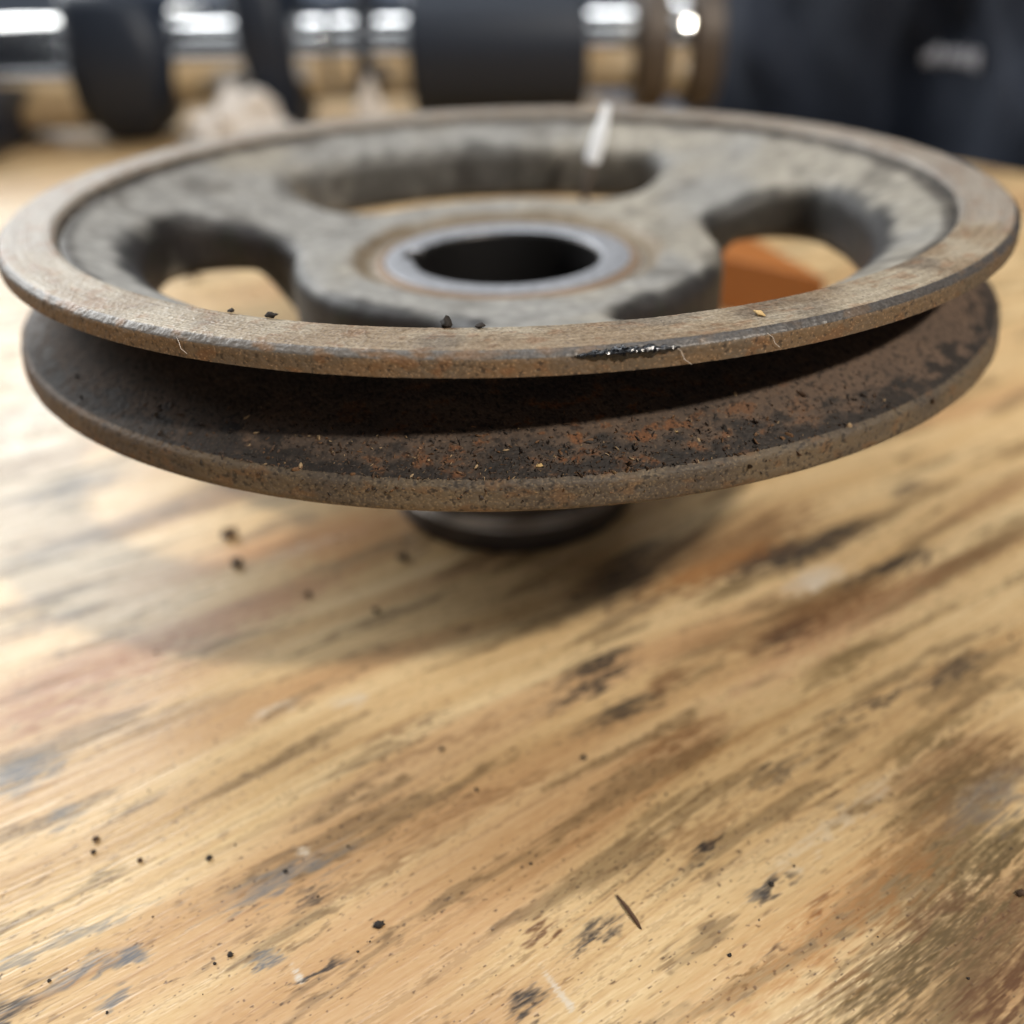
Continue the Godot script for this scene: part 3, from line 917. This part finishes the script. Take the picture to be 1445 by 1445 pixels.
func build_person() -> void:
	var o := thing("person", "person in a dark navy jacket with hands in the pockets standing past the bench end", "person", Vector3(0.40, -0.9, -0.54), -PI / 2 + GRAIN)
	# own axes: faces +z (towards the bench), x to the person's left; feet at y = 0
	var V := func(x: float, y: float, z: float) -> Vector3: return Vector3(x, y, z)
	var fold := noise(91, 3)
	var ripple := func(p: Vector3) -> float:
		return 0.022 * fold.get_noise_3d(p.x * 9.0 + p.y * 5.0, p.y * 3.0 - p.x * 2.0, p.z * 7.0) + 0.007 * sin(34.0 * (p.x * 0.8 + p.y * 0.5) + 5.0 * fold.get_noise_3dv(p * 3.0))
	var skin := [
		[V.call(0, 1.40, 0.0), V.call(0, 1.50, 0.02), 0.058, 0.056], [V.call(0, 1.60, 0.02), V.call(0, 1.65, 0.0), 0.078, 0.090],
		[V.call(0, 1.53, 0.055), V.call(0, 1.56, 0.06), 0.042, 0.055], [V.call(0, 1.60, 0.10), V.call(0, 1.572, 0.118), 0.011, 0.016],
		[V.call(-0.082, 1.59, 0.0), V.call(-0.084, 1.62, -0.01), 0.012, 0.016], [V.call(0.082, 1.59, 0.0), V.call(0.084, 1.62, -0.01), 0.012, 0.016]]
	part("head", body(skin, 0.009, 0.03), M.skin, o)
	part("hair", body([[V.call(0, 1.66, -0.02), V.call(0, 1.69, 0.0), 0.094, 0.084], [V.call(0, 1.60, -0.05), V.call(0, 1.64, -0.04), 0.066, 0.08]], 0.011, 0.03), M.hair, o)
	var coat := [
		[V.call(-0.10, 0.80, 0.0), V.call(-0.11, 1.05, 0.0), 0.135, 0.125], [V.call(0.10, 0.80, 0.0), V.call(0.11, 1.05, 0.0), 0.135, 0.125],
		[V.call(-0.11, 1.05, 0.0), V.call(-0.12, 1.32, -0.01), 0.125, 0.105], [V.call(0.11, 1.05, 0.0), V.call(0.12, 1.32, -0.01), 0.125, 0.105],
		[V.call(0, 1.36, -0.01), V.call(0, 1.44, 0.0), 0.10, 0.068], [V.call(-0.17, 1.36, -0.01), V.call(0.17, 1.36, -0.01), 0.072, 0.072],
		[V.call(-0.20, 1.36, -0.01), V.call(-0.275, 1.10, -0.05), 0.068, 0.056], [V.call(-0.275, 1.10, -0.05), V.call(-0.20, 0.92, 0.09), 0.056, 0.048],
		[V.call(0.20, 1.36, -0.01), V.call(0.275, 1.10, -0.05), 0.068, 0.056], [V.call(0.275, 1.10, -0.05), V.call(0.20, 0.92, 0.09), 0.056, 0.048]]
	part("jacket", body(coat, 0.012, 0.05, ripple), M.navy, o)
	# the pale embroidered mark on the jacket, too soft to read
	var marks := [[-0.020, 0.0, 0.007, 0.0055], [-0.0115, 0.001, 0.003, 0.006], [-0.003, 0.0, 0.003, 0.005], [0.004, 0.0, 0.003, 0.005], [0.011, -0.0005, 0.003, 0.005], [0.018, -0.001, 0.0035, 0.006]]
	for q in marks:
		var e := part("jacket_mark", crumb(500 + int(q[0] * 1000), 1.0), M.thread, o)
		e.position = MARK_AT + Vector3(q[0], q[1], 0.0)
		e.scale = Vector3(q[2] * 2.0, q[3] * 2.0, 0.003)
	var legs := [
		[V.call(-0.09, 0.80, 0.0), V.call(-0.10, 0.48, 0.015), 0.10, 0.072], [V.call(-0.10, 0.48, 0.015), V.call(-0.11, 0.09, 0.0), 0.068, 0.056],
		[V.call(0.09, 0.80, 0.0), V.call(0.10, 0.48, 0.015), 0.10, 0.072], [V.call(0.10, 0.48, 0.015), V.call(0.11, 0.09, 0.0), 0.068, 0.056]]
	part("trousers", body(legs, 0.014, 0.03), M.trousers, o)
	for s in [-1, 1]:
		part("shoe", body([[V.call(s * 0.11, 0.05, -0.04), V.call(s * 0.125, 0.035, 0.16), 0.048, 0.035], [V.call(s * 0.11, 0.10, -0.02), V.call(s * 0.11, 0.06, 0.0), 0.05, 0.05]], 0.011, 0.03), M.black_iron, o)

func build_small() -> void:
	# clods and seeds of dirt on the bench: x, z, size (mm)
	var spots := [
		[-69.3, 18.0, 4.6, "largest black dirt clod on the bench left of the hub"], [-64.8, 30.5, 3.3, "black dirt crumb just in front of the largest clod left of the hub"],
		[-26.6, 30.1, 2.8, "dark crumb in the pulley's shadow just front of the hub's left"], [-133.4, -191.1, 6.2, "dark crumb on the bench seen through the left pulley window"],
		[-22.5, 126.1, 1.7, "dark brown seed husk lying in the middle foreground of the bench"], [-43.1, 130.0, 1.1, "round black speck in the left foreground below the seed husk"],
		[-69.6, 108.7, 1.3, "rear crumb of the close pair in the left foreground"], [-69.2, 111.2, 1.1, "front crumb of the close pair in the left foreground"],
		[-50.4, 113.2, 1.3, "round dark crumb right of the close pair in the left foreground"], [-61.2, 113.1, 1.1, "flat grey crumb between the close pair and the round dark crumb"],
		[9.9, 94.6, 1.4, "small upright dark crumb on the bench right of the middle"], [-37.9, 116.1, 0.9, "tiny dark crumb on the grey grain streak left of middle"],
		[-46.3, 43.5, 2.0, "brown crumb in the soft edge of the pulley's shadow"], [-30.8, 50.0, 1.7, "brown crumb at the front edge of the pulley's shadow"],
		[-14.9, 91.4, 1.1, "dark crumb on clean wood straight in front of the pulley"], [71.7, 124.5, 1.6, "black crumb on the dark oily wood at the right edge"],
		[35.8, 121.4, 1.0, "small crumb beside the dark stain right of the sliver"]]
	var k := 0
	for s in spots:
		var m := part("dirt_crumb", crumb(100 + k, 0.62), M.dirt if k % 3 else M.brown_dirt, self)
		var size: float = s[2] * 0.00085
		m.scale = Vector3.ONE * size
		m.position = Vector3(s[0], 0, s[1]) * 0.001 + Vector3(0, size * 0.25, 0)
		m.rotation.y = k * 1.7
		tag(m, s[3], "dirt crumb", "dirt crumbs on the bench")
		k += 1
	var rim := [[-9.2, 90.6, 2.0, 0.7, "larger black crumb on the front inner edge of the pulley rim"], [-4.6, 91.8, 1.5, 0.35, "smaller flat black crumb beside it on the front rim edge"],
		[-33.9, 84.8, 1.5, 0.5, "black crumb on the rim edge by the left pulley window"], [-40.2, 82.2, 1.1, 0.5, "dark crumb left of the others on the pulley's rim edge"]]
	for s in rim:
		var m := part("dirt_crumb", crumb(200 + k, s[3]), M.dirt, self)
		var size: float = s[2] * 0.001
		m.scale = Vector3.ONE * size
		m.position = Vector3(s[0], 77.8, s[1]) * 0.001 + Vector3(0, size * 0.2, 0)
		m.rotation.y = k * 2.3
		tag(m, s[4], "dirt crumb", "dirt crumbs on the pulley rim")
		k += 1
	# chaff
	for s in [[33.1, 77.9, 90.5, 1.9, "yellowish chaff flake on the right front of the pulley rim"], [14.2, 76.7, 99.6, 1.2, "tan chaff flake stuck beside the oil smear on the rim edge"],
		[22.3, 61.9, 93.1, 1.5, "pale chaff flake in the belt groove right of the middle"], [2.6, 60.3, 99.0, 1.6, "tan straw bit at the front middle of the belt groove"]]:
		var m := part("chaff_flake", crumb(300 + k, 0.4), M.chaff, self)
		m.scale = Vector3(s[3], s[3] * 0.6, s[3] * 0.6) * 0.001
		m.position = Vector3(s[0], s[1] + s[3] * 0.1, s[2]) * 0.001
		m.rotation = Vector3(0.1, k * 1.3, 0.2)
		tag(m, s[4], "chaff flake", "chaff stuck to the pulley")
		k += 1
	for s in [[11.5, 2.2, "fine pale lint fibre curling off the rim just right of the oil smear"], [-27.0, 1.6, "fine pale lint fibre on the left front edge of the rim"], [19.0, 1.8, "fine pale lint fibre on the rim edge well right of the oil smear"]]:
		var a: float = deg_to_rad(s[0])
		var d := Vector3(sin(a), 0, cos(a))
		var side := Vector3(cos(a), 0, -sin(a))
		var p0 := d * 0.1011 + Vector3(0, 0.0772, 0)
		var L: float = s[1] * 0.001
		var li := part("lint_fibre", tube([p0, p0 + d * 0.0004 + side * L * 0.4 - Vector3(0, L * 0.3, 0), p0 + d * 0.0006 + side * L * 0.6 - Vector3(0, L * 0.8, 0), p0 + d * 0.0005 + side * L * 1.1 - Vector3(0, L * 1.2, 0)], [0.00003, 0.00004, 0.00004, 0.00003], 5), M.rag, self)
		tag(li, s[2], "lint fibre", "lint on the pulley rim")
	var sl := part("wood_sliver", tube([Vector3(12.5, 0.25, 122.5) * 0.001, Vector3(13.7, 0.55, 124.8) * 0.001, Vector3(14.8, 0.4, 127.0) * 0.001, Vector3(15.4, 0.2, 128.2) * 0.001], [0.00018, 0.0003, 0.0003, 0.0001], 6), M.splinter, self)
	tag(sl, "thin dark wood sliver lying across the grain in the foreground", "wood sliver")
	# the loose pin that leans in the far window of the pulley
	var pin := thing("pin", "thin pin leaning in the far window of the pulley with its glint painted white on the tip", "pin", Vector3(0.0205, 0.0, -0.052))
	part("shank", tube([Vector3(0.0005, 0.0, 0.0), Vector3(0.0015, 0.0600, -0.003), Vector3(0.0036, 0.0688, -0.0058)], [0.0010, 0.0011, 0.0012], 14), M.brown_iron, pin)
	part("tip", tube([Vector3(0.0036, 0.0686, -0.0058), Vector3(0.0038, 0.0696, -0.0060), Vector3(0.0060, 0.0760, -0.0080), Vector3(0.0082, 0.0832, -0.0100)], [0.0010, 0.0021, 0.0019, 0.0010], 16), M.glint_white, pin)
	# wedge-shaped offcut on the bench, seen through the right window of the pulley
	var cut := []
	for y in [0.0, 0.0008, 0.0192, 0.02]:
		var k2 := 0.0006 if y == 0.0 or y == 0.02 else 0.0
		cut.append([y, k2])
	var tri := [Vector2(0.109, -0.103), Vector2(0.077, -0.237), Vector2(0.042, -0.172)]
	var mid2: Vector2 = (tri[0] + tri[1] + tri[2]) / 3.0
	var wp := PackedVector3Array()
	var ring2 := [0, 0, 1, 1, 2, 2, 0]
	for lev in 6:
		for q in 7:
			var a2: Vector2 = tri[ring2[q]]
			var y2: float = cut[clampi(lev - 1, 0, 3)][0]
			var in2: float = 1.0 if lev == 0 or lev == 5 else cut[lev - 1][1] * 8.0
			var b2 := a2.lerp(mid2, in2)
			wp.append(Vector3(b2.x, y2, b2.y))
	var oc := part("wood_offcut", flipped(grid_mesh(wp, 6, 7)), M.offcut, self)
	tag(oc, "orange brown wood offcut lying on the bench behind the right pulley window", "wood offcut")
	# pale crumpled cloths under the crankshaft
	for s in [[-0.178, -0.485, 0.075, 0.036, 11, "crumpled off-white rag in front of the crankshaft's left journals"], [-0.088, -0.50, 0.022, 0.034, 12, "small white crumpled scrap under the middle of the crankshaft"]]:
		var f := noise(s[4], 3)
		var rows := 14
		var cols := 30
		var pts := PackedVector3Array()
		for r in rows:
			for c in cols + 1:
				var th := PI * 0.5 * r / (rows - 1)
				var a := TAU * (c % cols) / cols
				var d := Vector3(sin(th) * cos(a), cos(th), sin(th) * sin(a))
				var q := 1.0 + 0.55 * f.get_noise_3dv(d * 1.6)
				pts.append(Vector3(d.x * s[2] * 0.5 * q, maxf(d.y * s[3] * q, 0.0008), d.z * s[2] * 0.4 * q))
		var m := part("rag", flipped(grid_mesh(pts, rows, cols + 1, PackedVector2Array(), PackedColorArray(), true)), M.rag, self)
		m.position = Vector3(s[0], 0, s[1])
		tag(m, s[5], "rag")
	# fine grit nobody could count
	var mm := MultiMesh.new()
	mm.transform_format = MultiMesh.TRANSFORM_3D
	mm.mesh = crumb(400, 0.6)
	mm.mesh.surface_set_material(0, M.dirt)
	mm.instance_count = 170
	for i in 170:
		var size := exp(rng.randfn(-1.15, 0.4)) * 0.001
		var q := Vector3(rng.randf_range(-0.13, 0.12), size * 0.2, rng.randf_range(0.0, 0.145))
		mm.set_instance_transform(i, Transform3D(Basis(Vector3.UP, rng.randf() * TAU).scaled(Vector3.ONE * size), q))
	var mi := MultiMeshInstance3D.new()
	mi.name = "fine_grit"
	mi.multimesh = mm
	mi.set_meta("kind", "stuff")
	tag(mi, "fine dark grit scattered over the bench top around the pulley", "grit")
	add_child(mi, true)

# ------------------------------------------------------------------ scene
func area_light(called: String, where: Vector3, at: Vector3, size: Vector2, energy: float, colour: Color) -> void:
	var l := AreaLight3D.new()
	l.name = called
	l.area_size = size
	l.light_energy = energy
	l.light_color = colour
	l.area_normalize_energy = true
	l.area_range = 12.0
	l.area_attenuation = 2.0
	l.shadow_enabled = true
	add_child(l)
	l.look_at_from_position(where, at, Vector3.UP if absf((at - where).normalized().y) < 0.98 else Vector3.FORWARD)

func _ready() -> void:
	rng.seed = 20240611
	# camera
	var cam := Camera3D.new()
	cam.name = "camera"
	add_child(cam)
	var fw := Vector3(0.00316, -0.51668, -0.85617)
	var up := Vector3(0.03322, 0.85576, -0.51631)
	cam.transform = Transform3D(Basis(fw.cross(up).normalized(), up.normalized(), -fw.normalized()).orthonormalized(), Vector3(-0.00161, 0.12238, 0.21375))
	var ph := CameraAttributesPhysical.new()
	ph.frustum_focal_length = 12.0 / (0.5 / 0.9288)
	ph.frustum_focus_distance = 0.129
	ph.frustum_near = 0.01
	ph.frustum_far = 40.0
	ph.exposure_aperture = 5.6
	ph.auto_exposure_enabled = false
	cam.attributes = ph
	cam.current = true
	# surroundings: a dim room
	var env := Environment.new()
	env.background_mode = Environment.BG_COLOR
	env.background_color = Color(0.14, 0.15, 0.17)
	env.background_energy_multiplier = 1.0
	env.tonemap_mode = Environment.TONE_MAPPER_LINEAR
	env.tonemap_exposure = 1.06
	env.sdfgi_enabled = true
	env.ssao_enabled = true
	env.ssil_enabled = true
	var we := WorldEnvironment.new()
	we.name = "surroundings"
	we.environment = env
	add_child(we)
	# lights: a lamp high on the right in front, the shop window behind on the left, a ceiling strip
	area_light("bench_lamp", Vector3(0.85, 1.25, 0.85), Vector3(0, 0.05, 0), Vector2(0.09, 0.09), 2.35, Color(1.0, 0.965, 0.91))
	area_light("shop_window", Vector3(-1.6, 1.2, -1.45), Vector3(0, 0, 0), Vector2(1.9, 1.1), 5.9, Color(0.99, 1.0, 1.0))
	area_light("ceiling_strip", Vector3(0, 1.7, -0.35), Vector3(0, 0, -0.35), Vector2(1.6, 0.14), 1.2, Color(0.96, 0.98, 1.0))

	area_light("front_ceiling_strip", Vector3(0, 1.7, 0.95), Vector3(0, 0, 0.3), Vector2(2.0, 0.2), 0.4, Color(0.96, 0.98, 1.0))
	area_light("shop_door", Vector3(-0.5, 0.75, 3.2), Vector3(0, 0.05, 0), Vector2(3.0, 0.36), 0.45, Color(0.95, 0.97, 1.0))

	for k in 4:
		wn.append(noise(7 + k * 13, [2, 3, 2, 3][k]))
	rim_marks()
	M.wood = worn(paint(wood_row, WOOD_W, WOOD_H), 0.016)
	M.wood.metallic_specular = 0.46
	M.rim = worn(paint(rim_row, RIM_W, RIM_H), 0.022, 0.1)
	M.plain_wood = mat(lin(160, 118, 74), 0.6)
	M.cast = mat(Color.WHITE, 0.58, 0.25)
	M.cast.vertex_color_use_as_albedo = true
	M.cast.albedo_texture = cast_texture(5, 0.78)
	M.cast.uv1_triplanar = true
	M.cast.uv1_scale = Vector3.ONE * 28.0
	M.cast.heightmap_enabled = true
	M.cast.heightmap_texture = M.cast.albedo_texture
	M.cast.heightmap_scale = 0.035
	M.bright_steel = mat(lin(196, 198, 204), 0.5, 0.75)
	M.lit_edge_steel = mat(lin(150, 142, 134), 0.4, 0.8)
	M.dull_ring = mat(lin(136, 116, 98), 0.62, 0.35)
	M.bright_steel.albedo_texture = M.cast.albedo_texture
	M.bright_steel.uv1_triplanar = true
	M.bright_steel.uv1_scale = Vector3.ONE * 40.0
	M.bore_steel = mat(lin(70, 68, 68), 0.42, 0.9)
	M.dark_steel = mat(lin(66, 60, 57), 0.42, 0.4)
	M.oil = mat(lin(14, 14, 17), 0.12, 0.0)
	M.grit = mat(Color.WHITE, 0.7)
	M.grit.vertex_color_use_as_albedo = true
	M.polished = mat(lin(215, 214, 212), 0.14, 1.0)
	M.black_iron = mat(lin(24, 33, 48), 0.5, 0.1)
	M.brown_iron = mat(lin(84, 74, 66), 0.5, 0.3)
	M.glint_white = mat(lin(244, 246, 250), 0.25, 0.0)  # plain white colour stands in for the glint on the pin
	M.dirt = mat(lin(40, 33, 28), 0.8)
	M.brown_dirt = mat(lin(74, 54, 38), 0.85)
	M.chaff = mat(lin(196, 164, 112), 0.8)
	M.splinter = mat(lin(84, 58, 40), 0.8)
	M.rag = mat(lin(214, 206, 198), 0.9)
	M.navy = mat(lin(20, 28, 43), 0.85)
	M.trousers = mat(lin(36, 38, 46), 0.85)
	M.thread = mat(lin(190, 190, 196), 0.8)
	M.offcut = mat(lin(158, 96, 42), 0.5)
	M.skin = mat(lin(190, 140, 112), 0.5)
	M.hair = mat(lin(44, 34, 28), 0.6)
	M.wall = mat(lin(150, 162, 182), 0.8)
	M.floor = mat(lin(120, 118, 114), 0.7)

	build_setting()
	build_bench()
	build_pulley()
	build_crank()
	build_person()
	build_small()

func build_setting() -> void:
	var f := part("floor", box(Vector3(16.0, 0.05, 8.0), 0.004), M.floor, self)
	f.position = Vector3(0, -0.95, -0.5)
	f.set_meta("kind", "structure")
	var w := part("back_wall", box(Vector3(16.0, 3.4, 0.1), 0.004), M.wall, self)
	w.position = Vector3(0, -0.9, -2.9)
	w.set_meta("kind", "structure")
